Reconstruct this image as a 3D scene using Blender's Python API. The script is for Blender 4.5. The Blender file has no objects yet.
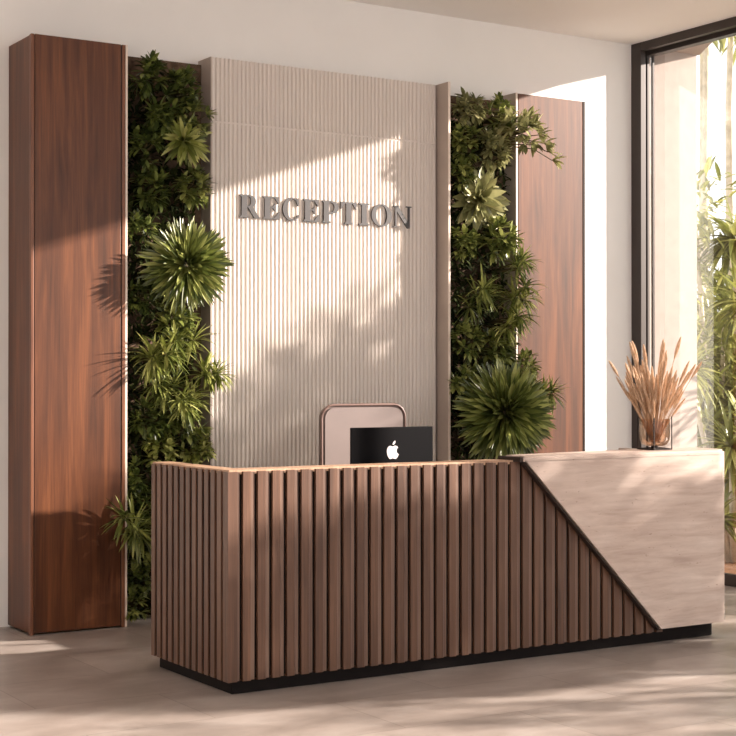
import bpy, bmesh, math, random
from mathutils import Vector, Matrix, Euler
C = bpy.context.scene.collection
PI = math.pi

# ------------------------------------------------------------------ camera
cam = bpy.data.objects.new('camera', bpy.data.cameras.new('camera'))
C.objects.link(cam)
cam.location = (0, 0, 1.48)
cam.rotation_euler = (PI/2 + 0.0076, 0, -0.56296)
cam.data.sensor_width = 36
cam.data.lens = 1524.07/736*36
cam.data.clip_start = 0.05
bpy.context.scene.camera = cam

# ------------------------------------------------------------------ world, sun, exposure
world = bpy.data.worlds.new('world'); bpy.context.scene.world = world
world.use_nodes = True
bg = world.node_tree.nodes['Background']
bg.inputs['Color'].default_value = (1.0, 0.985, 0.975, 1)
bg.inputs['Strength'].default_value = 1.08
SUNDIR = Vector((-1.0, 0.42, -0.345)).normalized()
sl = bpy.data.lights.new('sun', 'SUN'); sun = bpy.data.objects.new('sun', sl); C.objects.link(sun)
sun.rotation_euler = SUNDIR.to_track_quat('-Z', 'Y').to_euler()
sun.location = (14, 0, 8)
sl.energy = 9.0; sl.color = (1.0, 0.89, 0.80); sl.angle = math.radians(.9)
vs = bpy.context.scene.view_settings
vs.view_transform = 'Standard'; vs.look = 'None'; vs.gamma = 1; vs.use_curve_mapping = False
vs.exposure = 1.0

# ------------------------------------------------------------------ helpers
def link(o, parent=None):
    C.objects.link(o)
    if parent: o.parent = parent
    return o

def tag(o, label=None, cat=None, group=None, kind=None):
    if label: o['label'] = label
    if cat: o['category'] = cat
    if group: o['group'] = group
    if kind: o['kind'] = kind
    return o

def thing(name, label, cat, loc=(0, 0, 0), group=None, rotz=0):
    o = bpy.data.objects.new(name, None); C.objects.link(o)
    o.empty_display_size = 0.1
    o.location = loc; o.rotation_euler = (0, 0, rotz)
    return tag(o, label, cat, group)

def obj(name, bm, mat, parent=None, smooth=False, loc=None):
    me = bpy.data.meshes.new(name)
    bm.normal_update()
    bm.to_mesh(me); bm.free()
    if mat: me.materials.append(mat)
    if smooth:
        for p in me.polygons: p.use_smooth = True
    o = bpy.data.objects.new(name, me); link(o, parent)
    if loc: o.location = loc
    return o

def raw(name, verts, faces, mat, parent=None, smooth=True, loc=None):
    me = bpy.data.meshes.new(name)
    me.from_pydata(verts, [], faces); me.update()
    me.materials.append(mat)
    if smooth:
        for p in me.polygons: p.use_smooth = True
    o = bpy.data.objects.new(name, me); link(o, parent)
    if loc: o.location = loc
    return o

def box(bm, x0, x1, y0, y1, z0, z1, bev=0):
    r = bmesh.ops.create_cube(bm, size=1)
    vs_ = r['verts']
    for v in vs_:
        v.co = Vector((x0+(v.co.x+.5)*(x1-x0), y0+(v.co.y+.5)*(y1-y0), z0+(v.co.z+.5)*(z1-z0)))
    if bev:
        es = set(e for v in vs_ for e in v.link_edges)
        bmesh.ops.bevel(bm, geom=list(es), offset=bev, segments=2, affect='EDGES', profile=.6)

def boxo(name, b, mat, parent=None, bev=0, kind=None):
    bm = bmesh.new(); box(bm, *b, bev=bev)
    o = obj(name, bm, mat, parent)
    if kind: o['kind'] = kind
    return o

def prism(bm, pts, y0, y1, axis='y'):
    """extrude polygon pts (a,b) along an axis"""
    def P(a, b, t):
        return {'y': (a, t, b), 'z': (a, b, t), 'x': (t, a, b)}[axis]
    A = [bm.verts.new(P(a, b, y0)) for a, b in pts]
    B = [bm.verts.new(P(a, b, y1)) for a, b in pts]
    n = len(pts)
    f = [bm.faces.new(A), bm.faces.new(B[::-1])]
    for i in range(n):
        f.append(bm.faces.new((A[i], B[i], B[(i+1) % n], A[(i+1) % n])))
    bmesh.ops.recalc_face_normals(bm, faces=f)

def tube(bm, pts, r, seg=8, caps=True):
    pts = [Vector(p) for p in pts]
    rs = r if isinstance(r, (list, tuple)) else [r]*len(pts)
    rings = []
    ref = Vector((0.31, 0.17, 0.93)).normalized()
    for i, p in enumerate(pts):
        t = (pts[min(i+1, len(pts)-1)]-pts[max(i-1, 0)]).normalized()
        a = t.cross(ref)
        if a.length < .05: a = t.cross(Vector((1, 0, 0)))
        a.normalize(); b = t.cross(a)
        rings.append([bm.verts.new(p+(a*math.cos(2*PI*k/seg)+b*math.sin(2*PI*k/seg))*rs[i]) for k in range(seg)])
    for i in range(len(rings)-1):
        for k in range(seg):
            bm.faces.new((rings[i][k], rings[i][(k+1) % seg], rings[i+1][(k+1) % seg], rings[i+1][k]))
    if caps:
        bm.faces.new(rings[0][::-1]); bm.faces.new(rings[-1])

def lathe(bm, prof, seg=40, cx=0, cy=0):
    rings = []
    for r, z in prof:
        if r < 1e-6: rings.append([bm.verts.new((cx, cy, z))])
        else: rings.append([bm.verts.new((cx+r*math.cos(2*PI*k/seg), cy+r*math.sin(2*PI*k/seg), z)) for k in range(seg)])
    for a, b in zip(rings, rings[1:]):
        for k in range(seg):
            k2 = (k+1) % seg
            if len(a) == 1 and len(b) == 1: continue
            if len(a) == 1: bm.faces.new((a[0], b[k2], b[k]))
            elif len(b) == 1: bm.faces.new((a[k], a[k2], b[0]))
            else: bm.faces.new((a[k], a[k2], b[k2], b[k]))
    bmesh.ops.recalc_face_normals(bm, faces=bm.faces)

# ------------------------------------------------------------------ materials
class NT:
    def __init__(s, name):
        s.m = bpy.data.materials.new(name); s.m.use_nodes = True
        s.t = s.m.node_tree; s.p = s.t.nodes['Principled BSDF']; s.out = s.t.nodes['Material Output']
    def n(s, typ, **kw):
        nd = s.t.nodes.new(typ)
        for k, v in kw.items():
            if k.startswith('_'): setattr(nd, k[1:], v)
            else: nd.inputs[k.replace('_', ' ')].default_value = v
        return nd
    def l(s, a, b): s.t.links.new(a, b)
    def coord(s, scale=(1, 1, 1), rot=(0, 0, 0), src='Object'):
        tc = s.n('ShaderNodeTexCoord'); mp = s.n('ShaderNodeMapping')
        mp.inputs['Scale'].default_value = scale; mp.inputs['Rotation'].default_value = rot
        s.l(tc.outputs[src], mp.inputs['Vector']); return mp.outputs['Vector']
    def noise(s, vec, scale, detail=4, rough=.55, dist=0):
        nd = s.n('ShaderNodeTexNoise', Scale=scale, Detail=detail, Roughness=rough, Distortion=dist)
        s.l(vec, nd.inputs['Vector']); return nd.outputs['Fac']
    def ramp(s, fac, stops):
        r = s.n('ShaderNodeValToRGB'); e = r.color_ramp.elements
        while len(e) < len(stops): e.new(.5)
        for el, (p, c) in zip(e, stops): el.position = p; el.color = (*c, 1)
        s.l(fac, r.inputs['Fac']); return r.outputs['Color']
    def mix(s, fac, a, b, mode='MIX'):
        m = s.n('ShaderNodeMix', _data_type='RGBA', _blend_type=mode)
        if isinstance(fac, (int, float)): m.inputs[0].default_value = fac
        else: s.l(fac, m.inputs[0])
        for i, v in ((6, a), (7, b)):
            if isinstance(v, tuple): m.inputs[i].default_value = (*v, 1)
            else: s.l(v, m.inputs[i])
        return m.outputs[2]
    def bump(s, h, strength, dist=.01):
        b = s.n('ShaderNodeBump', Strength=strength, Distance=dist)
        s.l(h, b.inputs['Height']); s.l(b.outputs['Normal'], s.p.inputs['Normal'])
    def base(s, c, rough=.5, metal=0, spec=.5):
        if isinstance(c, tuple): s.p.inputs['Base Color'].default_value = (*c, 1)
        else: s.l(c, s.p.inputs['Base Color'])
        s.p.inputs['Roughness'].default_value = rough; s.p.inputs['Metallic'].default_value = metal
        s.p.inputs['Specular IOR Level'].default_value = spec
        return s.m

def srgb(r, g, b):
    f = lambda c: (c/255/12.92) if c/255 <= .04045 else ((c/255+.055)/1.055)**2.4
    return (f(r), f(g), f(b))

def plain(name, c, rough=.5, metal=0, spec=.5, var=.06, scale=6, bump=0):
    t = NT(name); v = t.coord(); n = t.noise(v, scale)
    lo = tuple(x*(1-var) for x in c); hi = tuple(min(1, x*(1+var)) for x in c)
    col = t.ramp(n, [(.3, lo), (.7, hi)])
    if bump:
        t.bump(t.noise(v, 180, 3), bump, .002)
    return t.base(col, rough, metal, spec)

def wood(name, dark, mid, light, rough=.42, gscale=1.0, spec=.4):
    t = NT(name)
    v = t.coord((9*gscale, 9*gscale, .55*gscale))
    big = t.noise(v, 1.6, 5, .6, .6)
    v2 = t.coord((60*gscale, 60*gscale, 1.2*gscale))
    fine = t.noise(v2, 1.8, 6, .7)
    col = t.ramp(big, [(.25, dark), (.5, mid), (.78, light)])
    streak = t.ramp(fine, [(.3, (.55, .52, .5)), (.62, (1, 1, 1))])
    col = t.mix(.75, col, streak, 'MULTIPLY')
    isl = t.n('ShaderNodeNewGeometry').outputs['Random Per Island']
    hue = t.ramp(isl, [(0, (.86, .84, .84)), (1, (1.0, 1.0, 1.0))])
    col = t.mix(.8, col, hue, 'MULTIPLY')
    t.bump(fine, .12, .003)
    return t.base(col, rough, 0, spec)

M = {}
M['wall'] = plain('white plaster wall', srgb(234, 230, 226), .85, spec=.2, var=.02, scale=2, bump=.08)
M['ceil'] = plain('white ceiling paint', srgb(246, 243, 240), .9, spec=.1, var=.015, scale=1.5)
M['walnut'] = wood('walnut veneer', srgb(62, 33, 17), srgb(95, 54, 30), srgb(128, 77, 45), .4)
M['walnut_edge'] = wood('walnut edging', srgb(92, 56, 40), srgb(124, 80, 57), srgb(142, 96, 70), .36)
M['slat'] = wood('walnut slats', srgb(74, 50, 37), srgb(98, 68, 51), srgb(120, 87, 67), .45)
M['fillet'] = wood('greyed walnut fillet', srgb(92, 69, 57), srgb(114, 88, 74), srgb(132, 106, 91), .5)
M['captop'] = wood('pale oak capping', srgb(170, 132, 104), srgb(190, 154, 126), srgb(206, 172, 144), .5)
M['dark_seam'] = plain('dark seam and edge shade', srgb(46, 32, 26), .7)
M['kick'] = plain('black plinth', srgb(24, 19, 18), .7, spec=.1)
M['backing'] = plain('shade-dark slat backing', srgb(24, 17, 14), .9, spec=.1)  # dark colour stands in for shade inside the slat grooves
M['flute'] = plain('cream fluted board', srgb(218, 208, 200), .7, spec=.25, var=.015, scale=3)
M['slab'] = plain('grey side board', srgb(176, 162, 152), .7, spec=.25, var=.05, scale=7, bump=.1)
M['pale_edge'] = plain('pale and sunlit board edge', srgb(222, 206, 192), .45, spec=.4, var=.02)
M['metal'] = plain('brushed grey metal', srgb(64, 60, 60), .5, metal=.0, var=.04, scale=30)
M['frame'] = plain('dark bronze aluminium', srgb(62, 54, 50), .42, metal=.3, var=.04)
M['wire'] = plain('blackened wire', srgb(44, 38, 36), .4, metal=.5)
M['lid'] = plain('black laptop shell', srgb(15, 14, 16), .6, metal=0, spec=.04, var=.03)
M['keys'] = plain('black keys', srgb(18, 18, 20), .6)
M['logo'] = plain('white logo', srgb(238, 228, 226), .4, var=.01)
M['leather'] = plain('taupe leather', srgb(122, 108, 104), .4, spec=.5, var=.05, scale=5, bump=.06)
M['piping'] = plain('pinkish taupe piping', srgb(112, 88, 80), .4, var=.04)
M['chrome'] = plain('polished steel', srgb(190, 186, 184), .18, metal=1)
M['plastic'] = plain('black plastic', srgb(30, 29, 30), .5)
M['grass_dry'] = None

# back panel of the planters: brown felt
t = NT('brown planting felt'); v = t.coord()
M['felt'] = t.base(t.ramp(t.noise(v, 14, 6, .7), [(.3, srgb(62, 48, 38)), (.7, srgb(120, 98, 82))]), .95, spec=.1)

# travertine
def travertine(name, lo, mid, hi):
    t = NT(name)
    v = t.coord((1.1, 1.1, 9)); w = t.coord((2.4, 2.4, 26))
    a = t.noise(v, 1.7, 7, .62, .5); b = t.noise(w, 2.2, 6, .65, .3)
    col = t.ramp(a, [(.28, lo), (.5, mid), (.72, hi)])
    col = t.mix(.35, col, t.ramp(b, [(.35, (.74, .70, .67)), (.65, (1, 1, 1))]), 'MULTIPLY')
    p = t.coord((9, 9, 30)); pn = t.noise(p, 3.2, 3, .5)
    pits = t.ramp(pn, [(.25, (.52, .45, .41)), (.31, (1, 1, 1))])
    col = t.mix(.8, col, pits, 'MULTIPLY')
    t.bump(pits, .25, .002)
    return t.base(col, .42, 0, .4)
M['stone'] = travertine('travertine', srgb(174, 152, 140), srgb(194, 173, 161), srgb(208, 190, 179))

# floor tiles
def floor_mat():
    t = NT('stone floor tiles')
    v = t.coord(src='Object')
    br = t.n('ShaderNodeTexBrick', Scale=1.0, Mortar_Size=.0035, Mortar_Smooth=.3, Bias=0.0, Brick_Width=1.2, Row_Height=.6)
    br.inputs['Color1'].default_value = (.80, .80, .80, 1); br.inputs['Color2'].default_value = (1, 1, 1, 1)
    br.inputs['Mortar'].default_value = (.60, .58, .56, 1)
    t.l(v, br.inputs['Vector'])
    v2 = t.coord((1.0, 1.8, 1)); a = t.noise(v2, 1.9, 8, .62, .3); b = t.noise(v, 16, 5, .6)
    col = t.ramp(a, [(.28, srgb(146, 133, 125)), (.5, srgb(170, 157, 149)), (.74, srgb(194, 183, 176))])
    col = t.mix(.25, col, t.ramp(b, [(.3, (.7, .69, .68)), (.7, (1, 1, 1))]), 'MULTIPLY')
    col = t.mix(.9, col, br.outputs['Color'], 'MULTIPLY')
    rr = t.n('ShaderNodeMapRange'); rr.inputs['To Min'].default_value = .24; rr.inputs['To Max'].default_value = .42
    t.l(a, rr.inputs['Value']); 
    m = t.base(col, .45, 0, .4); t.l(rr.outputs['Result'], t.p.inputs['Roughness'])
    t.bump(br.outputs['Fac'], -.15, .002)
    return m
M['floor'] = floor_mat()

def glass_mat(name, tint, gloss=1.0):
    t = NT(name); nt = t.t
    tr = t.n('ShaderNodeBsdfTransparent'); tr.inputs['Color'].default_value = (*tint, 1)
    gl = t.n('ShaderNodeBsdfGlossy', Roughness=.01)
    fr = t.n('ShaderNodeFresnel', IOR=1.45)
    mu = t.n('ShaderNodeMath', _operation='MULTIPLY'); mu.inputs[1].default_value = gloss
    t.l(fr.outputs[0], mu.inputs[0])
    mx = t.n('ShaderNodeMixShader'); t.l(mu.outputs[0], mx.inputs[0]); t.l(tr.outputs[0], mx.inputs[1]); t.l(gl.outputs[0], mx.inputs[2])
    t.l(mx.outputs[0], t.out.inputs['Surface'])
    return t.m
M['pane'] = glass_mat('window glass', (.985, .985, .98), .22)
M['amber'] = glass_mat('amber glass', (.88, .72, .60), .8)
M['clear'] = glass_mat('smoky inner glass', (.95, .94, .93), .8)

def leaf_mat(name, stops, trans=.2, rough=.33, spec=.6):
    t = NT(name)
    isl = t.n('ShaderNodeNewGeometry').outputs['Random Per Island']
    col = t.ramp(isl, stops)
    v = t.coord(); col = t.mix(.35, col, t.ramp(t.noise(v, 30, 3), [(.3, (.6, .65, .55)), (.7, (1, 1, 1))]), 'MULTIPLY')
    t.base(col, rough, 0, spec)
    tl = t.n('ShaderNodeBsdfTranslucent'); t.l(col, tl.inputs['Color'])
    mx = t.n('ShaderNodeMixShader'); mx.inputs[0].default_value = trans
    t.l(t.p.outputs[0], mx.inputs[1]); t.l(tl.outputs[0], mx.inputs[2]); t.l(mx.outputs[0], t.out.inputs['Surface'])
    return t.m
M['leaf_deep'] = leaf_mat('deep green leaves', [(0, srgb(44, 54, 24)), (.5, srgb(80, 92, 42)), (1, srgb(132, 140, 72))])
M['leaf_mid'] = leaf_mat('mid green leaves', [(0, srgb(62, 74, 34)), (.5, srgb(112, 120, 58)), (1, srgb(176, 178, 104))])
M['leaf_lime'] = leaf_mat('yellow green leaves', [(0, srgb(84, 94, 42)), (.5, srgb(140, 146, 70)), (1, srgb(208, 206, 132))])
M['leaf_olive'] = leaf_mat('olive leaves', [(0, srgb(104, 104, 66)), (.5, srgb(144, 142, 92)), (1, srgb(190, 184, 134))])
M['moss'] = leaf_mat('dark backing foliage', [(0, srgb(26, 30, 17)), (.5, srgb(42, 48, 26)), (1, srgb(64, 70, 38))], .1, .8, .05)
M['garden'] = leaf_mat('garden leaves', [(0, srgb(92, 98, 48)), (.5, srgb(144, 148, 74)), (1, srgb(200, 196, 120))], .35)
M['stem'] = plain('woody plant stem', srgb(84, 74, 44), .8)
M['trunk'] = plain('pale tree bark', srgb(206, 192, 170), .9, var=.25, scale=9, bump=.4)
M['soil'] = plain('brown garden soil', srgb(116, 82, 58), .95, spec=.1, var=.35, scale=22, bump=.6)
M['fin'] = plain('rough render outside', srgb(172, 158, 150), .92, spec=.1, var=.06, scale=14, bump=.5)
t = NT('dry grass'); isl = t.n('ShaderNodeNewGeometry').outputs['Random Per Island']
M['plume'] = t.base(t.ramp(isl, [(0, srgb(190, 156, 126)), (.5, srgb(216, 184, 154)), (1, srgb(236, 212, 188))]), .85, 0, .15)
M['stalk'] = plain('dry stalk', srgb(160, 124, 92), .8)

# ------------------------------------------------------------------ setting
XW, YW, ZC = 8.02, 8.887, 4.075
boxo('floor', (-2.7, XW+.02, -3, YW+.02, -.12, 0), M['floor'], kind='structure')
boxo('ceiling', (-2.7, XW+.1, -3, YW+.15, ZC, ZC+.2), M['ceil'], kind='structure')
boxo('wall_back', (-2.7, XW, YW, YW+.2, 0, ZC), M['wall'], kind='structure')

boxo('wall_left', (-2.7, -2.5, -3, YW, 0, ZC), M['wall'], kind='structure')

# sliding window wall: frame in dark bronze, tracks, stiles, panes
win = bpy.data.objects.new('window_1', None); C.objects.link(win); win.location = (XW, 6, 0); win['kind'] = 'structure'
def wbox(name, bs, mat, bev=0):
    bm = bmesh.new()
    for b in bs: box(bm, b[0]-XW, b[1]-XW, b[2]-6, b[3]-6, b[4], b[5], bev=bev)
    return obj(name, bm, mat, win)
Y0 = 1.2
wbox('frame', [(XW, XW+.05, 8.778, YW, 0, ZC), (XW, XW+.05, Y0, Y0+.11, 0, ZC),
               (XW, XW+.05, Y0+.11, 8.778, ZC-.065, ZC), (XW, XW+.05, Y0+.11, 8.778, 0, .085)], M['frame'], .003)
wbox('track', [(XW+.09, XW+.16, Y0, YW, ZC-.09, ZC-.02), (XW+.09, XW+.16, Y0, YW, 0, .05)], M['frame'], .003)
wbox('stile', [(XW+.085, XW+.105, 8.795, 8.82, .05, ZC-.085)], M['frame'])
wbox('stile', [(XW+.135, XW+.152, 8.79, 8.81, .05, ZC-.085)], M['frame'])
for ym in (4.95,):
    wbox('stile', [(XW+.09, XW+.15, ym-.03, ym+.03, .05, ZC-.085)], M['frame'])
wbox('pane', [(XW+.115, XW+.125, 4.98, 8.795, .05, ZC-.09)], M['pane'])
wbox('pane', [(XW+.115, XW+.125, Y0+.05, 4.92, .05, ZC-.09)], M['pane'])
boxo('wall_right', (XW, XW+.2, -3, Y0, 0, ZC), M['wall'], kind='structure')

# outside: fin wall continuing the back wall, canopy soffit, ground
boxo('wall_outside', (XW+.06, 8.72, YW+.005, YW+.2, -.1, ZC), M['fin'], kind='structure')
bm = bmesh.new()
prism(bm, [(XW+.1, YW+.2), (8.74, YW+.2), (8.73, YW-.02), (8.15, 7.95), (XW+.1, 7.75)], ZC, ZC+.14, 'z')
o = obj('trim_canopy', bm, M['fin']); o['kind'] = 'structure'
bm = bmesh.new()
bmesh.ops.create_grid(bm, x_segments=40, y_segments=40, size=9)
rnd = random.Random(3)
for vv in bm.verts:
    vv.co.z += rnd.uniform(-.02, .02)
o = obj('ground', bm, M['soil'], smooth=True, loc=(XW+.21+9, 7, -.06)); o['kind'] = 'structure'

# ------------------------------------------------------------------ tall wooden cabinets
t = thing('tall_cabinet', 'tall dark walnut cabinet panel standing left of the leafy planter', 'cabinet', (3.054, 8.491, 0))
W, D, Hh = .586, YW-.003-8.491, 3.486
boxo('carcass', (0, W, .012, D, .012, Hh-.004), M['walnut'], t, .003)
boxo('corner_post', (-.002, .018, -.002, .03, 0, Hh), M['walnut_edge'], t, .004)
boxo('front_panel', (.022, W-.03, 0, .012, .012, Hh), M['walnut'], t, .002)
boxo('shadow_gap', (W-.03, W-.022, .004, .012, .012, Hh-.002), M['dark_seam'], t)
boxo('edge_trim', (W-.022, W, -.002, .03, 0, Hh), M['walnut_edge'], t, .003)
t = thing('tall_cabinet', 'tall sunlit walnut cabinet panel right of the leafy planter near the window', 'cabinet', (6.760, 8.70, 0))
W, D, Hh = .617, YW-.003-8.70, 3.543
boxo('carcass', (0, W, .012, D, .012, Hh-.004), M['walnut'], t, .003)
boxo('front_panel', (.012, W, 0, .012, .012, Hh), M['walnut'], t, .002)
boxo('shadow_gap', (.002, .012, .004, .012, .012, Hh-.002), M['dark_seam'], t)
boxo('edge_trim', (W, W+.018, -.004, D, 0, Hh), M['dark_seam'], t, .002)

# ------------------------------------------------------------------ fluted feature panel
FX0, FX1, FY, FZ, FS = 4.313, 6.057, 8.701, 3.531, 3.122
t = thing('fluted_wall_panel', 'cream fluted feature panel behind the desk carrying the grey lettering', 'wall panel', (FX0, FY, 0))
FW = FX1-FX0
boxo('backing_board', (.004, FW, .0145, YW-.003-FY, 0, FZ-.004), M['flute'], t)
boxo('side_board', (-.002, .004, .0, YW-.003-FY, 0, FZ), M['slab'], t)
tag(t.children[-1], 'grey side board')
def flutes(name, z0, z1, x0, x1, n, dep, frac, parent):
    bm = bmesh.new(); p = (x1-x0)/n
    pts = []
    for i in range(n):
        a = x0+i*p; w = p*frac
        pts += [(a, .014), (a+.0005, .014-dep*.55), (a+w*.28, .014-dep), (a+w*.72, .014-dep), (a+w-.0005, .014-dep*.55), (a+w, .014)]
    pts += [(x1, .014)]
    for (a, b), (c, d) in zip(pts, pts[1:]):
        bm.faces.new([bm.verts.new(q) for q in ((a, b, z0), (c, d, z0), (c, d, z1), (a, b, z1))])
    bmesh.ops.remove_doubles(bm, verts=bm.verts, dist=1e-6)
    # end caps of every rib
    for z in (z0, z1):
        for i in range(n):
            q = pts[i*6:i*6+6]
            bm.faces.new([bm.verts.new((a, b, z)) for a, b in q])
    bmesh.ops.recalc_face_normals(bm, faces=bm.faces)
    return obj(name, bm, M['flute'], parent)
XS = FW-.135
flutes('upper_fluted_board', FS+.006, FZ, .006, XS, 52, .011, .61, t)
flutes('lower_fluted_board', .0, FS-.006, .006, XS, 52, .011, .61, t)
flutes('narrow_fluted_board', .0, FS-.014, XS+.006, FW, 5, .009, .7, t)
flutes('narrow_fluted_board', FS-.004, FZ, XS+.006, FW, 5, .009, .7, t)

# ------------------------------------------------------------------ planters
t = thing('vertical_planter', 'brown backed living wall planter between left walnut cabinet and fluted panel', 'planter', (3.64, YW, 0))
boxo('back_panel', (.02, FX0-3.64-.004, -.05, -.005, 0, 3.50), M['felt'], t)
boxo('side_panel', (.002, .015, 8.494-YW, -.005, 0, 3.488), M['pale_edge'], t)
tag(t.children[-1], 'pale side edge')
t = thing('vertical_planter', 'brown backed living wall planter between fluted panel and right walnut cabinet', 'planter', (6.07, YW, 0))
boxo('back_panel', (.02, 6.742-6.07, -.05, -.005, 0, 3.50), M['felt'], t)
boxo('side_panel', (0, .016, 8.585-YW, -.005, 0, 3.535), M['slab'], t)
boxo('sunlit_edge', (0, .016, 8.578-YW, 8.585-YW, 0, 3.535), M['pale_edge'], t)  # grey board's front edge painted pale for the sun on it
tag(t.children[-1], 'front edge painted pale as sunlit')
boxo('side_panel', (6.744-6.07, 6.758-6.07, 8.70-YW, -.005, 0, 3.545), M['slab'], t)
boxo('sunlit_edge', (6.744-6.07, 6.758-6.07, 8.69-YW, 8.70-YW, 0, 3.545), M['pale_edge'], t)  # sunlight on this board edge is painted in as well
tag(t.children[-1], 'front edge painted pale as sunlit')

# ------------------------------------------------------------------ lettering
def letter_bm(ch, w, h, dep):
    bm = bmesh.new()
    cnt = [0]
    def P(pts):
        cnt[0] += 1
        prism(bm, [(x*w, y*h) for x, y in pts], -dep-.00002*cnt[0], .00002*cnt[0])
    k = h/w
    st = .27*k            # stem width in units of letter width
    th = .07              # thin stroke (of height)
    def stem(x0, x1, over=.09):
        P([(x0, 0), (x1, 0), (x1, 1), (x0, 1)])
        for s in (0, 1):
            yb = lambda q: q if s == 0 else 1-q
            P([(x0-over, yb(0)), (x1+over, yb(0)), (x1+over, yb(.045)), (x1, yb(.10)), (x0, yb(.10)), (x0-over, yb(.045))])
    def arc(cx, cy, rx, ry, ix, iy, icx, a0, a1, n=28):
        for i in range(n):
            a, b = a0+(a1-a0)*i/n, a0+(a1-a0)*(i+1)/n
            P([(cx+rx*math.cos(a), cy+ry*math.sin(a)), (cx+rx*math.cos(b), cy+ry*math.sin(b)),
               (icx+ix*math.cos(b), cy+iy*math.sin(b)), (icx+ix*math.cos(a), cy+iy*math.sin(a))])
    if ch == 'I':
        stem(.5-st/2, .5+st/2, .5-st/2)
    elif ch in 'RP':
        x0 = .10; x1 = x0+st
        stem(x0, x1, .10)
        yb = .46 if ch == 'R' else .42
        right = .80 if ch == 'R' else 1.0
        cy = (1+yb)/2; ry = (1-yb)/2
        cx = x1+.10; rx = right-cx
        P([(x1-.02, 1-th), (cx, 1-th), (cx, 1), (x1-.02, 1)])
        P([(x1-.02, yb), (cx, yb), (cx, yb+th), (x1-.02, yb+th)])
        arc(cx, cy, rx, ry, max(rx-st*.92, .04), ry-th, cx, -PI/2, PI/2, 16)
        if ch == 'R':
            P([(x1+.02, yb+.03), (x1+.06+st*.75, yb+.05), (.93, .07), (1.0, .04), (1.0, 0), (.72, 0)])
    elif ch == 'E':
        x0 = .10; x1 = x0+st
        stem(x0, x1, .10)
        P([(x1-.02, 1-th), (.94, 1-th), (.94, 1), (x1-.02, 1)])
        P([(.70, 1-th), (.90, .70), (.94, .70), (.94, 1-th)])
        P([(x1-.02, 0), (.96, 0), (.98, th), (x1-.02, th)])
        P([(.68, th), (.94, .33), (1.0, .33), (.97, th)])
        P([(x1-.02, .5), (.70, .5), (.70, .565), (x1-.02, .565)])
        P([(.58, .565), (.70, .70), (.74, .70), (.74, .36), (.70, .36), (.58, .5)])
    elif ch == 'C':
        n = 34
        arc(.53, .5, .53, .52, .34, .45, .60, PI*.20, PI*1.80, n)
        P([(.86, 1.0), (.94, 1.0), (.96, .66), (.90, .66), (.80, .82), (.80, .88)])
        P([(.90, .10), (.97, .22), (.93, .27), (.84, .17)])
    elif ch == 'T':
        stem(.5-st/2, .5+st/2, .10)
        P([(0.02, 1-th), (.98, 1-th), (.98, 1), (0.02, 1)])
        P([(.02, 1-th), (.02, .68), (.06, .68), (.26, 1-th)])
        P([(.98, 1-th), (.98, .68), (.94, .68), (.74, 1-th)])
    elif ch == 'O':
        arc(.5, .5, .5, .52, .5-st*.95, .46, .5, 0, 2*PI, 44)
    elif ch == 'N':
        a = .085
        P([(.10, 0), (.10+a, 0), (.10+a, .96), (.10, .96)])
        P([(.84, 0), (.84+a, 0), (.84+a, 1), (.84, 1)])
        P([(.0, 1), (.26, 1), (.92, .10), (.92, -.03), (.80, -.03), (.10, .86), (.06, .95), (.0, .95)])
        P([(.0, 0), (.29, 0), (.29, .045), (.0, .045)])
        P([(.73, 1), (1.03, 1), (1.03, .955), (.73, .955)])
    return bm

sign = thing('reception_sign', 'raised grey serif letters reading RECEPTION on the cream fluted panel', 'sign', (0, FY-.001, 2.521))
yaw = 0.56296
def ux(u, y=8.68): return y*math.tan(yaw+math.atan((u-368)/1524.07))
for ch, a, b in (('R', 240.5, 261), ('E', 264, 280.8), ('C', 283.8, 300.6), ('E', 304.4, 320.4), ('P', 323.2, 340), ('T', 341.6, 357.8),
                 ('I', 360, 370.8), ('O', 372.6, 392.8), ('N', 394.6, 412.2)):
    x0, x1 = ux(a), ux(b)
    o = obj('letter', letter_bm(ch, x1-x0, .147, .012), M['metal'], sign, loc=(x0, .004, 0))
    tag(o, 'grey letter ' + ch)

# ------------------------------------------------------------------ reception desk
DX0, DX1, DY, DY1, DZ, ZK = 3.244, 6.44, 6.364, 7.233, 1.048, .075
desk = thing('reception_desk', 'long reception desk clad in vertical walnut slats with travertine end', 'desk', (DX0, DY, 0))
def dB(name, b, mat, bev=0): return boxo(name, (b[0]-DX0, b[1]-DX0, b[2]-DY, b[3]-DY, b[4], b[5]), mat, desk, bev)
SD, SW, PX = .030, .044, .0790
GD = .016             # depth of the groove floor, its shade painted dark
# plinth (L-shaped, with a rounded right corner)
pl = [(DX0+.045, DY+.045)]
cr = .09; cx, cy = 6.455-cr, DY+.05+cr
pl += [(cx+cr*math.sin(a), cy-cr*math.cos(a)) for a in [i*PI/20 for i in range(11)]]
pl += [(6.455, DY1-.012), (DX0+.045, DY1-.012)]
bm = bmesh.new(); prism(bm, [(a-DX0, b-DY) for a, b in pl], 0, ZK+.02, 'z'); obj('plinth', bm, M['kick'], desk)
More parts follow.
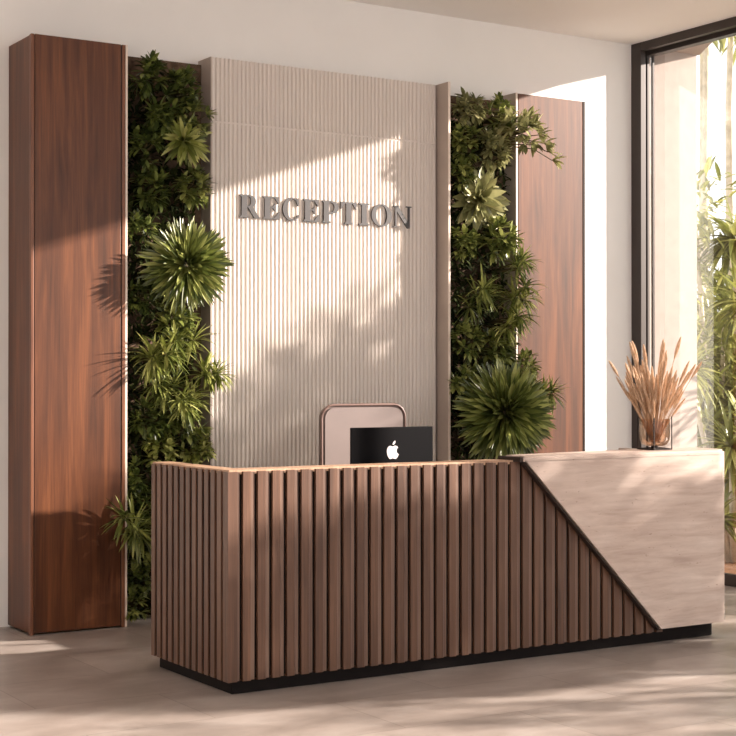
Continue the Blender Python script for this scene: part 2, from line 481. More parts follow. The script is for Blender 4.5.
# core walls behind the slats
bm = bmesh.new()
box(bm, GD, DX1-DX0-.06, GD, .17, ZK, DZ-.012)
box(bm, .008, .17, GD+.155, DY1-DY-.002, ZK, DZ-.012)
obj('core', bm, M['backing'], desk)
def zdiag(x):   # height of the stone's slanting edge at x
    return 1.06+(x-4.955)/(5.915-4.955)*(.092-1.06)
bm = bmesh.new()
n = int((DX1-.25-DX0)/PX)
for i in range(n+1):
    a = i*PX; wd = SW if i else .055
    x = DX0+a
    top = DZ
    if x > 4.93:
        top = min(DZ, zdiag(x+wd)+.10)
    if top < ZK+.05: continue
    z0 = ZK-.01
    if i == 0: prof = [(0, 0), (.050, 0), (.050, SD), (SD, SD), (SD, .052), (0, .052)]
    else: prof = [(a+.0015, 0), (a+SW-.003, 0), (a+SW, .003), (a+SW, SD), (a, SD), (a, .0015)]
    prism(bm, prof, z0, top, 'z')
obj('slatted_front', bm, M['slat'], desk)
bm = bmesh.new()
for i in range(n+1):
    a = i*PX+(SW if i else .050); x = DX0+a
    top = DZ-.002 if x <= 4.93 else min(DZ-.002, zdiag(x+.02)+.09)
    if top < ZK+.05: continue
    box(bm, a+.0005, i*PX+.0655, .009, SD, ZK-.008, top)
obj('recessed_fillets', bm, M['fillet'], desk)
tag(desk.children[-1], 'greyer recessed strips between the slats')
bm = bmesh.new()
m = 12; py = (DY1-DY-.052)/m
for j in range(m):
    y = .052+.022+j*py
    box(bm, 0, SD+.004, y, min(y+.043, DY1-DY), ZK-.01, DZ, .002)
obj('slatted_side', bm, M['slat'], desk)
# capping along the top of front and side
bm = bmesh.new()
prism(bm, [(SD*.35, SD*.35), (5.2-DX0, SD*.35), (5.2-DX0, .15), (.11, .15), (.11, DY1-DY), (SD*.35, DY1-DY)], DZ-.012, DZ+.008, 'z')
obj('capping', bm, M['captop'], desk)
# staff work surface and inner side
dB('work_surface', (3.36, 6.40, 6.52, 7.0, .77, .80), M['captop'], .004)
# travertine: slab on top + slanted front panel, one waterfall end
SX1, SY0, R, ZT = 6.465, 6.31, .11, 1.078
def outline(y_front, xr, r, yb, xl):
    c = (xr-r, y_front+r)
    return [(xl, y_front)]+[(c[0]+r*math.sin(a), c[1]-r*math.cos(a)) for a in [i*PI/24 for i in range(13)]]+[(xr, yb), (xl+.9, yb-.02), (xl, yb-.17)]
bm = bmesh.new()
prism(bm, [(a-DX0, b-DY) for a, b in outline(SY0, SX1, R, 6.66, 4.945)], ZT-.028, ZT, 'z')
es = [e for e in bm.edges if all(abs(v.co.z-ZT) < 1e-5 for v in e.verts) and all(v.co.y < 6.65-DY for v in e.verts)]
bmesh.ops.bevel(bm, geom=es, offset=.012, segments=3, affect='EDGES')
obj('stone_top', bm, M['stone'], desk)
# slanted front skin following the rounded corner, thickness .05
path = [(4.955, SY0)]
c = (SX1-R, SY0+R)
path += [(4.955+(5.915-4.955)*i/24, SY0) for i in range(1, 25)]
path += [(5.915+(c[0]-5.915)*i/6, SY0) for i in range(1, 7)]
path += [(c[0]+R*math.sin(a), c[1]-R*math.cos(a)) for a in [i*PI/24 for i in range(1, 13)]]
path += [(SX1, DY1)]
th = .046
def inset(i):
    x, y = path[i]
    if x <= c[0]: return (x, y+th)
    if y >= c[1]: return (x-th, y)
    d = Vector((x-c[0], y-c[1])).normalized()*(R-th); return (c[0]+d.x, c[1]+d.y)
bm = bmesh.new(); cols = []
for i, (x, y) in enumerate(path):
    zb = max(zdiag(x), .092) if x < 5.915 else .092
    ix, iy = inset(i)
    cols.append([bm.verts.new((px-DX0, pyy-DY, z)) for px, pyy, z in ((x, y, zb), (x, y, ZT-.026), (ix, iy, ZT-.026), (ix, iy, zb))])
for a, b in zip(cols, cols[1:]):
    for k in range(4):
        bm.faces.new((a[k], b[k], b[(k+1) % 4], a[(k+1) % 4]))
bm.faces.new(cols[0]); bm.faces.new(cols[-1][::-1])
bmesh.ops.recalc_face_normals(bm, faces=bm.faces)
obj('stone_front', bm, M['stone'], desk)
bm = bmesh.new()
q = [(x, z) for x, z in ((4.947, 1.052), (4.957, 1.058), (5.920, .085), (5.906, .085))]
prism(bm, [(x-DX0, z) for x, z in q], SY0+.012-DY, SY0+.05-DY)
obj('edge_trim', bm, M['dark_seam'], desk)  # dark strip painted in for shade on the slanting stone edge
tag(desk.children[-1], 'shade painted along the slanting stone edge')
bm = bmesh.new(); box(bm, 4.925-DX0, 4.946-DX0, SY0+.006-DY, .14, ZT-.030, ZT-.004)
obj('end_shade', bm, M['dark_seam'], desk)  # dark strip stands for the shaded left end of the stone
tag(desk.children[-1], 'shade painted at the end of the stone top')

# ------------------------------------------------------------------ laptop
lap = thing('laptop', 'open black laptop with white apple logo on the reception desk', 'laptop', (4.326, 6.62, .80), rotz=0)
LW, LH = .508, .434
boxo('base', (-LW/2, LW/2, .012, .36, 0, .016), M['lid'], lap, .004)
bm = bmesh.new()
for r_ in range(5):
    for c_ in range(13):
        x = -LW/2+.04+c_*(LW-.08)/13; y = .045+r_*.032
        box(bm, x, x+.028, y, y+.026, .0155, .019)
obj('keyboard', bm, M['keys'], lap)
lid = boxo('lid', (-LW/2, LW/2, -.004, .006, .016, LH), M['lid'], lap, .0035)
boxo('screen', (-LW/2+.012, LW/2-.012, .0055, .007, .03, LH-.012), M['keys'], lid)
ap = [(0, .30), (.10, .355), (.22, .375), (.34, .335), (.42, .255), (.345, .18), (.30, .09), (.295, 0), (.33, -.10), (.39, -.16), (.46, -.20),
      (.41, -.32), (.33, -.44), (.25, -.50), (.17, -.505), (.08, -.475), (0, -.46), (-.08, -.475), (-.17, -.505), (-.25, -.49), (-.34, -.39),
      (-.42, -.24), (-.46, -.06), (-.45, .12), (-.40, .25), (-.31, .34), (-.20, .375), (-.09, .345)]
lf = [(.0, .43), (.015, .54), (.07, .63), (.15, .69), (.21, .705), (.205, .60), (.16, .51), (.09, .45)]
bm = bmesh.new(); S = .078
for poly in (ap, lf): prism(bm, [(x*S, z*S) for x, z in poly], -.0015, .0005)
obj('logo', bm, M['logo'], lid, loc=(0, -.0045, .308))
tag(lid.children[-1], 'white apple logo')

# ------------------------------------------------------------------ office chair
ch = thing('office_chair', 'taupe leather high-back office chair standing behind the desk and laptop', 'chair', (4.83, 7.72, 0), rotz=math.radians(0))
def rrect(w, h, r, n=6):
    pts = []
    for cx_, cz_, a0 in ((w/2-r, h-r, 0), (-w/2+r, h-r, PI/2), (-w/2+r, r, PI), (w/2-r, r, 1.5*PI)):
        pts += [(cx_+r*math.cos(a0+PI/2*i/n), cz_+r*math.sin(a0+PI/2*i/n)) for i in range(n+1)]
    return pts
bm = bmesh.new()
pts = rrect(.575, .80, .075)
prism(bm, pts, -.03, .035)
es = [e for e in bm.edges if abs(e.verts[0].co.y-e.verts[1].co.y) < 1e-6]
bmesh.ops.bevel(bm, geom=es, offset=.014, segments=3, affect='EDGES')
br = obj('backrest', bm, M['leather'], ch, smooth=False, loc=(0, 0, .525))
bm = bmesh.new()
pp = rrect(.585, .81, .08); loop = [(x, -.022, z-.005) for x, z in pp]
tube(bm, loop+[loop[0], loop[1]], .008, 8, False)
obj('piping', bm, M['piping'], br, smooth=True)
tag(br.children[-1], 'pinkish brown rim')
bm = bmesh.new(); box(bm, -.28, .28, -.50, .0, .42, .52, .035); obj('seat', bm, M['leather'], ch)
for s in (-1, 1):
    bm = bmesh.new(); tube(bm, [(s*.25, -.12, .45), (s*.315, -.14, .47), (s*.325, -.18, .66), (s*.325, -.36, .67)], .014, 8)
    box(bm, s*.325-.03, s*.325+.03, -.38, -.12, .665, .69, .008)
    obj('armrest', bm, M['plastic'], ch)
bm = bmesh.new(); tube(bm, [(0, -.25, .10), (0, -.25, .43)], .028, 14); obj('column', bm, M['chrome'], ch, smooth=True)
bm = bmesh.new()
for k in range(5):
    a = 2*PI*k/5+.3
    tube(bm, [(0, -.25, .11), (.29*math.cos(a), -.25+.29*math.sin(a), .075)], [.026, .016], 8)
base = obj('base', bm, M['chrome'], ch)
for k in range(5):
    a = 2*PI*k/5+.3; x, y = .29*math.cos(a), -.25+.29*math.sin(a)
    bm = bmesh.new(); tube(bm, [(x-.02, y, .03), (x+.02, y, .03)], .03, 14); tube(bm, [(x, y, .03), (x, y, .08)], .009, 8)
    obj('caster', bm, M['plastic'], base)

# ------------------------------------------------------------------ vase with dried grass
VX, VY, VZ = 6.055, 6.515, ZT
vase = thing('glass_vase', 'amber glass vase in a thin black wire stand on the stone counter', 'vase', (VX, VY, VZ))
bm = bmesh.new()
lathe(bm, [(.0, .022), (.05, .022), (.072, .032), (.084, .058), (.087, .10), (.087, .176)], 40)
obj('glass_body', bm, M['amber'], vase, smooth=True)
bm = bmesh.new()
lathe(bm, [(0, .04), (.030, .04), (.034, .05), (.052, .165)], 32)
obj('inner_glass', bm, M['clear'], vase, smooth=True)
bm = bmesh.new(); s = .068
base_sq = [(s, s), (-s, s), (-s, -s), (s, -s)]
for i, (a, b) in enumerate(base_sq):
    a2, b2 = base_sq[(i+1) % 4]
    tube(bm, [(a, b, .005), (a2, b2, .005)], .004, 6)
    tube(bm, [(a, b, .002), (a, b, .192)], .0035, 6)
    tube(bm, [(a, b, .005), (0, 0, .014)], .004, 6)
tube(bm, [(0, 0, .008), (0, 0, .024)], .022, 14)
obj('wire_stand', bm, M['wire'], vase)

rnd = random.Random(11)
def grass_stalk(seed):
    r = random.Random(seed)
    L = r.uniform(.28, .56); lean = r.uniform(-.02, .08)
    def path(t): return Vector((lean*t**1.6, 0, L*t))
    sb = bmesh.new(); tube(sb, [path(i/8) for i in range(9)], .0016, 5)
    pv, pf = [], []
    pl_ = r.uniform(.10, .15)
    nb = 230
    for i in range(nb):   # bristles of the plume
        s_ = i/nb; t_ = 1-(pl_/L)*(1-s_)
        p = path(t_); ax = (path(min(1.0, t_+.02))-path(t_-.02)).normalized()
        a = i*2.4; ra = .0125*(math.sin(PI*min(1, .12+s_*.86)))**.7
        u_ = Vector((-ax.z, 0, ax.x)); w_ = ax.cross(u_)
        d = (u_*math.cos(a)+w_*math.sin(a))
        b0 = p+d*.0015; tip = p+d*ra+ax*.022
        sd = ax.cross(d)*.0022
        k = len(pv); pv += [b0-sd, b0+sd, tip+sd*.4, tip-sd*.4]; pf.append((k, k+1, k+2, k+3))
    cb = bmesh.new(); tube(cb, [path(1-(pl_/L)*(1-i/7)) for i in range(8)], [.002, .006, .0075, .0078, .007, .006, .0045, .001], 6)
    me = bpy.data.meshes.new('core'); cb.to_mesh(me); cb.free()
    k = len(pv); pv += [v.co.copy() for v in me.vertices]; pf += [tuple(k+j for j in p.vertices) for p in me.polygons]
    return sb, pv, pf
protos = []
for s_ in range(12):
    lab = 'dried tan fluffy grass stalk standing in the amber glass vase'
    o = thing('dried_grass_stalk', lab, 'dried grass', (0, 0, 0), 'dried grass stalks in the vase')
    sb, pv, pf = grass_stalk(s_)
    obj('stem', sb, M['stalk'], o); raw('plume', pv, pf, M['plume'], o, False)
    protos.append(o)
used = set()
NS = 110
for i in range(NS):   # fan of stalks
    p = protos[i % 12]
    if i % 12 in used:
        o = p.copy(); C.objects.link(o)
        for chd in p.children:
            cc = chd.copy(); C.objects.link(cc); cc.parent = o
    else: o = p; used.add(i % 12)
    a = i*2.39996; rr = .030*math.sqrt((i+.5)/NS)
    o.location = (VX+rr*math.cos(a)*.8, VY+rr*math.sin(a)*.8, VZ+.048)
    tilt = min(.36, .42*((i+.5)/NS)**.8+rnd.uniform(-.05, .05))
    o.rotation_euler = (rnd.uniform(-.04, .04), tilt, a)
    sc = rnd.uniform(.80, 1.12)*(1-.12*(i/NS)); o.scale = (sc, sc, sc)

# ------------------------------------------------------------------ plants
class Leaves:
    def __init__(s): s.v = []; s.f = []
    def leaf(s, base, d, L, W, droop=.3, fold=.35, n=5, belly=.45, up=None, twist=0, wave=0):
        d = Vector(d).normalized()
        up = up or Vector((0, 0, 1))
        side = d.cross(up)
        if side.length < .1: side = d.cross(Vector((1, 0, 0)))
        side.normalize(); nrm = side.cross(d).normalized()
        if twist:
            m = Matrix.Rotation(twist, 3, d); side = m @ side; nrm = m @ nrm
        k0 = len(s.v); p = Vector(base); cd = d.copy()
        for i in range(n+1):
            t = i/n
            if t < belly: w = .35+.65*math.sin(PI/2*t/belly)
            else: w = math.cos(PI/2*(t-belly)/(1-belly))**.8 if t < 1 else 0
            w = max(w, .03)*W*.5
            wv = wave*math.sin(t*9+len(s.v))*W
            s.v += [tuple(p+side*w+nrm*(w*fold+wv)), tuple(p), tuple(p-side*w+nrm*(w*fold-wv))]
            cd = (cd+Vector((0, 0, -1))*droop/n).normalized()
            nrm = side.cross(cd).normalized()
            p = p+cd*(L/n)
        for i in range(n):
            a = k0+3*i
            s.f += [(a, a+1, a+4, a+3), (a+1, a+2, a+5, a+4)]
    def build(s, name, mat, parent=None): return raw(name, s.v, s.f, mat, parent, True)

def keep_inside(L, loc):
    """leaves press against the planter's boards and back instead of passing through them"""
    left = loc[0] < 5
    lo, ylo, hi, yhi = (3.657, 8.49, 4.309, 8.70) if left else (6.089, 8.575, 6.742, 8.685)
    out = []
    for x, y, z in L.v:
        X, Y = x+loc[0], y+loc[1]
        if X < lo and Y > ylo: X = lo if X > lo-.06 or Y > ylo+.05 else X
        if X > hi and Y > yhi: X = hi
        Y = min(Y, YW-.052)
        if left and X < lo and Y > 8.485: Y = 8.485
        out.append((X-loc[0], Y-loc[1], max(z, .004-loc[2])))
    L.v = out

def sph(r, outward, spread):
    """random direction within a cone around outward"""
    z = 1-r.random()*(1-math.cos(spread)); a = r.uniform(0, 2*PI)
    q = Vector((0, 0, 1)).rotation_difference(outward)
    s = math.sqrt(max(0, 1-z*z))
    return q @ Vector((s*math.cos(a), s*math.sin(a), z))

OUT = Vector((-.15, -1, .15)).normalized()
def make_plant(kind, name, label, cat, loc, rad, mat, seed, group=None, wallroot=True):
    r = random.Random(seed)
    root = thing(name, label, cat, loc, group)
    L = Leaves(); sb = bmesh.new()
    depth = max(.04, YW-.06-loc[1]) if wallroot else .1
    if kind == 'a':        # dense pom-pom rosette of stiff strap leaves
        nl = int(330 if rad < .35 else 460)
        for i in range(nl):
            z = 1-(i+.5)/nl*1.25; a = i*2.39996
            s_ = math.sqrt(max(0, 1-z*z)); q = Vector((0, 0, 1)).rotation_difference(OUT)
            d = q @ Vector((s_*math.cos(a), s_*math.sin(a), z))
            d = (d+Vector((r.gauss(0, .07), r.gauss(0, .07), r.gauss(0, .07)))).normalized()
            ln = rad*(.62+.30*(1-max(z, 0)))*r.uniform(.85, 1.1)
            L.leaf(d*rad*.12, d, ln*.97, rad*.09, r.uniform(-.05, .25), .6, 5, .6, up=OUT)
        tube(sb, [(0, depth, 0), (0, 0, 0)], [.02, rad*.13], 10)
    elif kind in 'sw':     # broad leaved rosette
        nl = 85 if kind == 's' else 75
        for i in range(nl):
            z = 1-(i+.5)/nl*1.05; a = i*2.39996
            s_ = math.sqrt(max(0, 1-z*z)); q = Vector((0, 0, 1)).rotation_difference(OUT)
            d = q @ Vector((s_*math.cos(a), s_*math.sin(a), z))
            d = (d+Vector((r.gauss(0, .12), r.gauss(0, .12), r.gauss(0, .12)))).normalized()
            if kind == 'w': d.y *= .55
            L.leaf(d*.01, d, rad*r.uniform(.65, 1.0), rad*(.14 if kind == 's' else .24), r.uniform(.2, .7), .4, 6, .55, up=OUT, twist=r.uniform(-.3, .3), wave=.12 if kind == 'w' else 0)
        tube(sb, [(0, depth, 0), (0, 0, 0)], [.015, .02], 8)
    elif kind == 'n':      # clusters of narrow arching leaves
        for h in range(4):
            c = Vector((r.uniform(-.45, .45)*rad, r.uniform(-.5, .2)*rad, r.uniform(-.45, .45)*rad)) if h else Vector((0, 0, 0))
            ax = (OUT+Vector((c.x/rad*.8, 0, c.z/rad*.8+.2))).normalized()
            for i in range(26):
                d = sph(r, ax, 1.55)
                L.leaf(c+d*.008, d, rad*r.uniform(.7, 1.05), rad*.105, r.uniform(.3, 1.0), .45, 6, .4)
            tube(sb, [(c.x*.2, depth, c.z*.2), tuple(c+Vector((0, .02, 0))), tuple(c)], [.006, .006, .004], 6)
    else:                  # bushy: whorls of lance leaves on short branches
        nb = 17
        for h in range(nb):
            d = sph(r, OUT, 1.45)
            c = Vector((d.x*rad*.72, d.y*rad*.60, d.z*rad*.74))*r.uniform(.55, 1.0)
            if kind == 't' and h < 6:
                c = Vector((rad*(.45+.13*h), -.03-.02*h, rad*(.65-.34*h)*1.0)); d = Vector((.8, -.5, .1)).normalized()
            ax = (d+Vector((0, -.25, .25))).normalized()
            nl = r.randint(8, 11)
            for i in range(nl):
                e = sph(r, ax, 1.35)
                L.leaf(c+e*.004, e, rad*r.uniform(.42, .62), rad*r.uniform(.17, .25), r.uniform(.1, .6), .35, 4, .5)
            tube(sb, [(0, depth, -rad*.1), tuple(c*.5+Vector((0, .02, -.01))), tuple(c)], [.005, .004, .003], 5)
    keep_inside(L, loc)
    L.build('foliage', M[mat], root)
    obj('stem', sb, M['stem'], root, True)
    return root

LEFT = [
 ('b', 3.87, 8.66, 3.34, .15, 'leaf_deep', 'bushy plant with pointed leaves at the top left corner of left planter'),
 ('b', 4.09, 8.64, 3.28, .14, 'leaf_deep', 'dark bushy plant at the top right corner of left planter, beside fluted panel'),
 ('b', 3.92, 8.64, 3.13, .16, 'leaf_deep', 'leafy plant just below the top row of left planter, towards the cabinet'),
 ('b', 4.14, 8.60, 3.10, .13, 'leaf_mid', 'leafy plant below the top row of left planter, overlapping the fluted panel edge'),
 ('s', 4.07, 8.58, 2.95, .19, 'leaf_lime', 'yellow-green broad rosette catching light in upper left planter'),
 ('b', 3.83, 8.62, 2.89, .14, 'leaf_deep', 'dark leafy plant left of the yellow-green broad rosette'),
 ('b', 3.87, 8.62, 2.64, .15, 'leaf_deep', 'dark bushy plant beside cabinet, above left of the big spiky ball'),
 ('b', 4.12, 8.60, 2.66, .15, 'leaf_mid', 'mid green bushy plant directly above the big spiky ball, by the fluted panel'),
 ('a', 4.04, 8.48, 2.18, .30, 'leaf_mid', 'big round spiky ball of strap leaves in left planter'),
 ('b', 3.78, 8.60, 2.40, .12, 'leaf_deep', 'small leafy plant against cabinet edge, level with top of left spiky ball'),
 ('b', 3.81, 8.64, 1.98, .12, 'leaf_deep', 'shaded small plant against cabinet, below left of left spiky ball'),
 ('b', 4.02, 8.62, 1.84, .15, 'leaf_mid', 'leafy plant directly below the big spiky ball of left planter'),
 ('n', 3.83, 8.55, 1.60, .19, 'leaf_lime', 'narrow-leaved starry plant beside cabinet, at mid height of left planter'),
 ('n', 4.05, 8.58, 1.66, .18, 'leaf_lime', 'narrow-leaved plant at centre of left planter, right of the starry one'),
 ('n', 4.19, 8.56, 1.53, .15, 'leaf_lime', 'narrow-leaved plant reaching over the left edge of the fluted panel'),
 ('n', 3.92, 8.57, 1.42, .16, 'leaf_mid', 'arching narrow-leaved plant below the starry plant of left planter'),
 ('n', 4.09, 8.55, 1.37, .18, 'leaf_lime', 'drooping lime green narrow-leaved plant at right side of left planter'),
 ('b', 3.85, 8.62, 1.21, .15, 'leaf_deep', 'dark bushy plant beside cabinet, a little above desk top height'),
 ('b', 4.08, 8.60, 1.19, .16, 'leaf_mid', 'bushy plant beside fluted panel, a little above desk top height'),
 ('b', 3.92, 8.60, 1.02, .15, 'leaf_lime', 'bright leafy plant just above the back left corner of the desk'),
 ('b', 4.15, 8.60, 1.04, .13, 'leaf_lime', 'bright leafy plant above desk edge at the foot of fluted panel'),
 ('b', 3.75, 8.60, .88, .12, 'leaf_deep', 'dark leafy plant left of the desk corner, above the sprawling spiky one'),
 ('n', 3.68, 8.47, .62, .19, 'leaf_mid', 'sprawling narrow-leaved plant spilling over the left cabinet front beside the desk'),
 ('b', 3.81, 8.62, .72, .13, 'leaf_deep', 'dark plant half hidden behind the desk side, next to the sprawling one'),
 ('b', 3.79, 8.60, .42, .13, 'leaf_mid', 'leafy plant low in left planter, second plant up from the floor'),
 ('b', 3.75, 8.58, .27, .12, 'leaf_deep', 'low leafy plant just above the lowest one beside the desk'),
 ('b', 3.72, 8.56, .12, .11, 'leaf_mid', 'lowest leafy plant touching floor between cabinet and desk'),
]
RIGHT = [
 ('b', 6.31, 8.66, 3.38, .15, 'leaf_olive', 'leafy plant at the top left of right planter, sprig above the edge'),
 ('b', 6.54, 8.66, 3.34, .14, 'leaf_mid', 'leafy plant at the top right of right planter'),
 ('t', 6.58, 8.50, 3.20, .18, 'leaf_olive', 'trailing leafy plant spreading over the top corner of right cabinet'),
 ('b', 6.24, 8.64, 3.13, .15, 'leaf_mid', 'dark leafy plant against grey side board, near top of right planter'),
 ('b', 6.43, 8.60, 3.10, .17, 'leaf_olive', 'olive leafy plant in the middle near top of right planter'),
 ('w', 6.39, 8.67, 2.74, .25, 'leaf_olive', 'large olive rosette of broad wavy leaves in right planter'),
 ('b', 6.21, 8.64, 2.92, .13, 'leaf_mid', 'small dark plant above left of the broad wavy rosette'),
 ('b', 6.25, 8.64, 2.44, .15, 'leaf_mid', 'dark bushy plant below left of the broad wavy rosette'),
 ('b', 6.49, 8.60, 2.44, .17, 'leaf_mid', 'green bushy plant below right of the broad wavy rosette'),
 ('n', 6.60, 8.55, 2.25, .15, 'leaf_mid', 'narrow-leaved plant reaching over right cabinet, under the bushy ones'),
 ('n', 6.30, 8.56, 2.05, .18, 'leaf_mid', 'narrow-leaved starry plant at mid height against the grey side board'),
 ('n', 6.58, 8.54, 2.06, .18, 'leaf_lime', 'lime narrow-leaved plant at mid height overlapping right cabinet'),
 ('n', 6.54, 8.55, 1.88, .17, 'leaf_lime', 'drooping lime narrow-leaved plant below the mid height pair'),
 ('b', 6.24, 8.62, 1.74, .15, 'leaf_mid', 'dark bushy plant above left of the huge spiky ball'),
 ('b', 6.46, 8.60, 1.69, .17, 'leaf_mid', 'bushy plant directly above the huge spiky ball'),
 ('b', 6.66, 8.56, 1.56, .14, 'leaf_lime', 'bright leafy plant above right of the huge spiky ball, over right cabinet'),
 ('a', 6.41, 8.44, 1.25, .385, 'leaf_mid', 'huge round spiky ball of strap leaves rising behind the desk'),
 ('b', 6.20, 8.62, 1.45, .15, 'leaf_mid', 'shaded plant behind the left side of the huge spiky ball'),
 ('n', 6.79, 8.53, 1.36, .16, 'leaf_lime', 'yellow-green narrow-leaved plant behind right side of huge spiky ball'),
]
GN = 'plants of the living walls'
for i, (k, x, y, z, r_, mat, lab) in enumerate(LEFT): make_plant(k, 'wall_plant', lab, 'plant', (x, y, z), r_, mat, 100+i, GN)
for i, (k, x, y, z, r_, mat, lab) in enumerate(RIGHT): make_plant(k, 'wall_plant', lab, 'plant', (x, y-(.05 if x > 6.45 or z < 2 else 0), z), r_, mat, 200+i, GN)

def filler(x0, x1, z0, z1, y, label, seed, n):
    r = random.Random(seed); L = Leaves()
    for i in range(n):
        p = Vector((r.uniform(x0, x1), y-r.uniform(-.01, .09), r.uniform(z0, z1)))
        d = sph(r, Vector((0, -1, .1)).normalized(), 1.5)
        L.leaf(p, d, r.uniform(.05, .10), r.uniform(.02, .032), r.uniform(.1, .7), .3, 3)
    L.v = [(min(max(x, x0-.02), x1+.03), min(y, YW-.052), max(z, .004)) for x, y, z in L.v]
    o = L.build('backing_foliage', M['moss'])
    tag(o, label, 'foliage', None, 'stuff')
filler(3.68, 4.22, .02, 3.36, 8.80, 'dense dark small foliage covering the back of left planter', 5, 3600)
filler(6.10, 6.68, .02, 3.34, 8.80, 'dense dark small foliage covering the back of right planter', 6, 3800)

# ------------------------------------------------------------------ garden outside the window
def garden_plant(kind, label, x, y, z, h_trunk, rad, seed, mat='garden', nleaf=None, heads=1, cat='shrub', name='garden_shrub'):
    """a shrub or palm growing from the ground: stem up to the crown, crown of strap leaves"""
    r = random.Random(seed)
    root = thing(name, label, cat, (x, y, -.06), 'garden plants outside the window')
    L = Leaves(); sb = bmesh.new()
    for hd in range(heads):
        c = Vector((r.uniform(-.5, .5)*rad*(heads > 1)*1.3, r.uniform(-.5, .5)*rad*(heads > 1)*1.3, h_trunk*(1 if hd == 0 else r.uniform(.45, .98))+.06))
        tube(sb, [(c.x*.1, c.y*.1, 0), (c.x*.5, c.y*.5, c.z*.5), tuple(c)], [.035, .028, .016], 7)
        nl = nleaf or 60
        for i in range(nl):
            d = sph(r, Vector((-.2, -.3, 1)).normalized(), 2.2 if kind == 'p' else 2.7)
            if kind == 'p': L.leaf(c, d, rad*r.uniform(.6, 1.05), rad*.09, r.uniform(.5, 1.4), .45, 6, .4)
            else:
                q = c+d*rad*r.uniform(.2, .75)
                e = (d+Vector((r.gauss(0, .5), r.gauss(0, .5), r.gauss(0, .5)))).normalized()
                L.leaf(q, e, rad*r.uniform(.25, .4), rad*.08, r.uniform(.2, .8), .35, 4, .45)
    L.build('crown', M[mat], root)
    obj('trunk', sb, M['trunk'], root, True)
    return root
GARDEN = [
 ('p', 'fan of pale strap leaves low beside the outer wall fin, level with counter top', 9.55, 9.62, 0, 1.05, .42, 80, 1),
 ('p', 'spiky low plant by the glass just above bare soil', 9.25, 9.22, 0, .30, .40, 70, 1),
 ('p', 'bright strap-leaved palm at the middle of the window strip', 9.75, 9.60, 0, 2.15, .50, 80, 2),
 ('p', 'strap-leaved palm lower than the bright one, right of it', 9.50, 9.25, 0, 1.55, .45, 80, 2),
 ('b', 'leafy shrub behind the palms at eye height', 10.2, 10.1, 0, 1.75, .55, 150, 3),
 ('b', 'tall leafy shrub with light yellow-green top near outer wall fin', 10.1, 10.05, 0, 3.05, .55, 150, 3),
 ('p', 'arching palm high behind the yellow-green shrub', 10.3, 9.95, 0, 2.75, .60, 90, 2),
 ('b', 'broad dense shrub filling the back of garden', 11.0, 10.9, 0, 2.2, .9, 240, 4),
 ('b', 'broad dense shrub at right end of the garden view', 10.6, 9.7, 0, 1.5, .8, 220, 4),
 ('b', 'low dense shrub on soil behind the spiky plant', 10.2, 9.9, 0, .7, .6, 160, 3),
 ('b', 'leafy shrub farther right outside, beside the tall glass', 10.2, 8.9, 0, 1.6, .7, 180, 3),
 ('b', 'leafy shrub far left outside behind the wall fin', 10.3, 11.6, 0, 2.3, .8, 200, 4),
]
for i, (k, lab, x, y, z, ht, rd, nl, hd) in enumerate(GARDEN):
    garden_plant(k, lab, x, y, z, ht, rd, 300+i, 'garden', nl, hd)
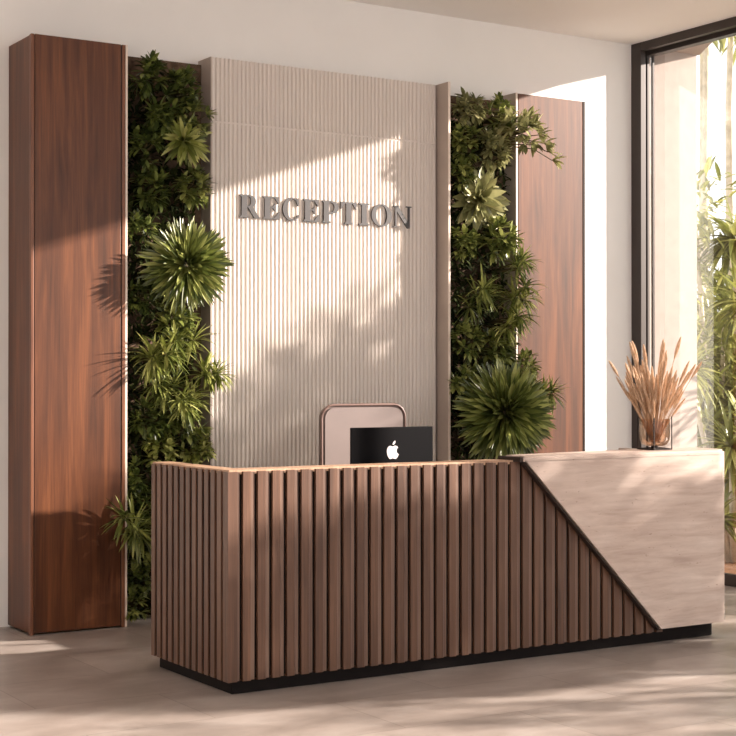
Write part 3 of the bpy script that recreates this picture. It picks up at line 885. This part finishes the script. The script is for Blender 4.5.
# pale slim trunks rising behind the shrubs
for i, (x, y) in enumerate([(11.6, 11.75), (11.7, 11.50), (11.5, 11.1), (11.9, 11.35), (12.1, 12.3), (11.8, 10.4)]):
    r = random.Random(400+i)
    root = thing('slim_tree', 'tall pale slim tree trunk rising behind the garden shrubs', 'tree', (x, y, -.06), 'slim trees outside the window')
    bm = bmesh.new(); tube(bm, [(r.uniform(-.01, .01)+.01*k, r.uniform(-.01, .01), 7*k/8) for k in range(9)], [.05-.003*k for k in range(9)], 9)
    obj('trunk', bm, M['trunk'], root, True)
    L = Leaves()
    for k in range(160):
        p = Vector((r.gauss(0, .35), r.gauss(0, .35), r.uniform(5.2, 7.4)))
        L.leaf(p, sph(r, Vector((0, 0, -1)), 1.6), .35, .045, .6, .3, 4)
    L.build('crown', M['garden'], root)
# unseen tree and shrubs added on the sun's side to block and dapple light
def sun_block_shrub(label, x, y, zlo, zhi, rad, n, seed):
    r = random.Random(seed)
    root = thing('garden_shrub', label, 'shrub', (x, y, -.06), 'garden plants outside the window')
    L = Leaves(); sb = bmesh.new(); zc = (zlo+zhi)/2+.06; rz = (zhi-zlo)/2
    tube(sb, [(0, 0, 0), (.01, 0, zc*.6), (0, 0, zc)], [.05, .04, .02], 7)
    for i in range(n):
        d = sph(r, Vector((0, 0, 1)), PI); q = d*r.uniform(.25, .95)**.6
        e = (d+Vector((r.gauss(0, .5), r.gauss(0, .5), r.gauss(0, .5)))).normalized()
        L.leaf((q.x*rad, q.y*rad, zc+q.z*rz), e, r.uniform(.14, .24), .05, r.uniform(.2, .8), .35, 4, .45)
    L.build('crown', M['garden'], root); obj('trunk', sb, M['trunk'], root, True)
SHADE = [
 ('tallest dense columnar shrub, unseen, added to block sun by the glass on the near side', 9.9, 6.78, .2, 3.6, .56, 2400),
 ('second tallest dense columnar shrub, unseen, added to block sun next along the near side', 9.9, 6.08, .2, 3.25, .48, 2200),
 ('low round shrub, unseen, added to block sun by the glass along the near side', 9.9, 4.72, .6, 2.08, .5, 1500),
 ('mid height round shrub, unseen, added to block sun farther along the near side', 9.9, 4.24, 1.1, 2.75, .46, 1300),
 ('taller round shrub, unseen, added to block sun near the far near end of garden', 9.9, 3.74, 1.7, 2.95, .38, 1100),
]
for i, (lab, x, y, z0, z1, rd, n) in enumerate(SHADE): sun_block_shrub(lab, x, y, z0, z1, rd, n, 500+i)
garden_plant('b', 'open leafy tree, unseen, added to dapple sun at the far near end of garden', 10.4, 2.7, 0, 2.2, .9, 520, 'garden', 60, 5)
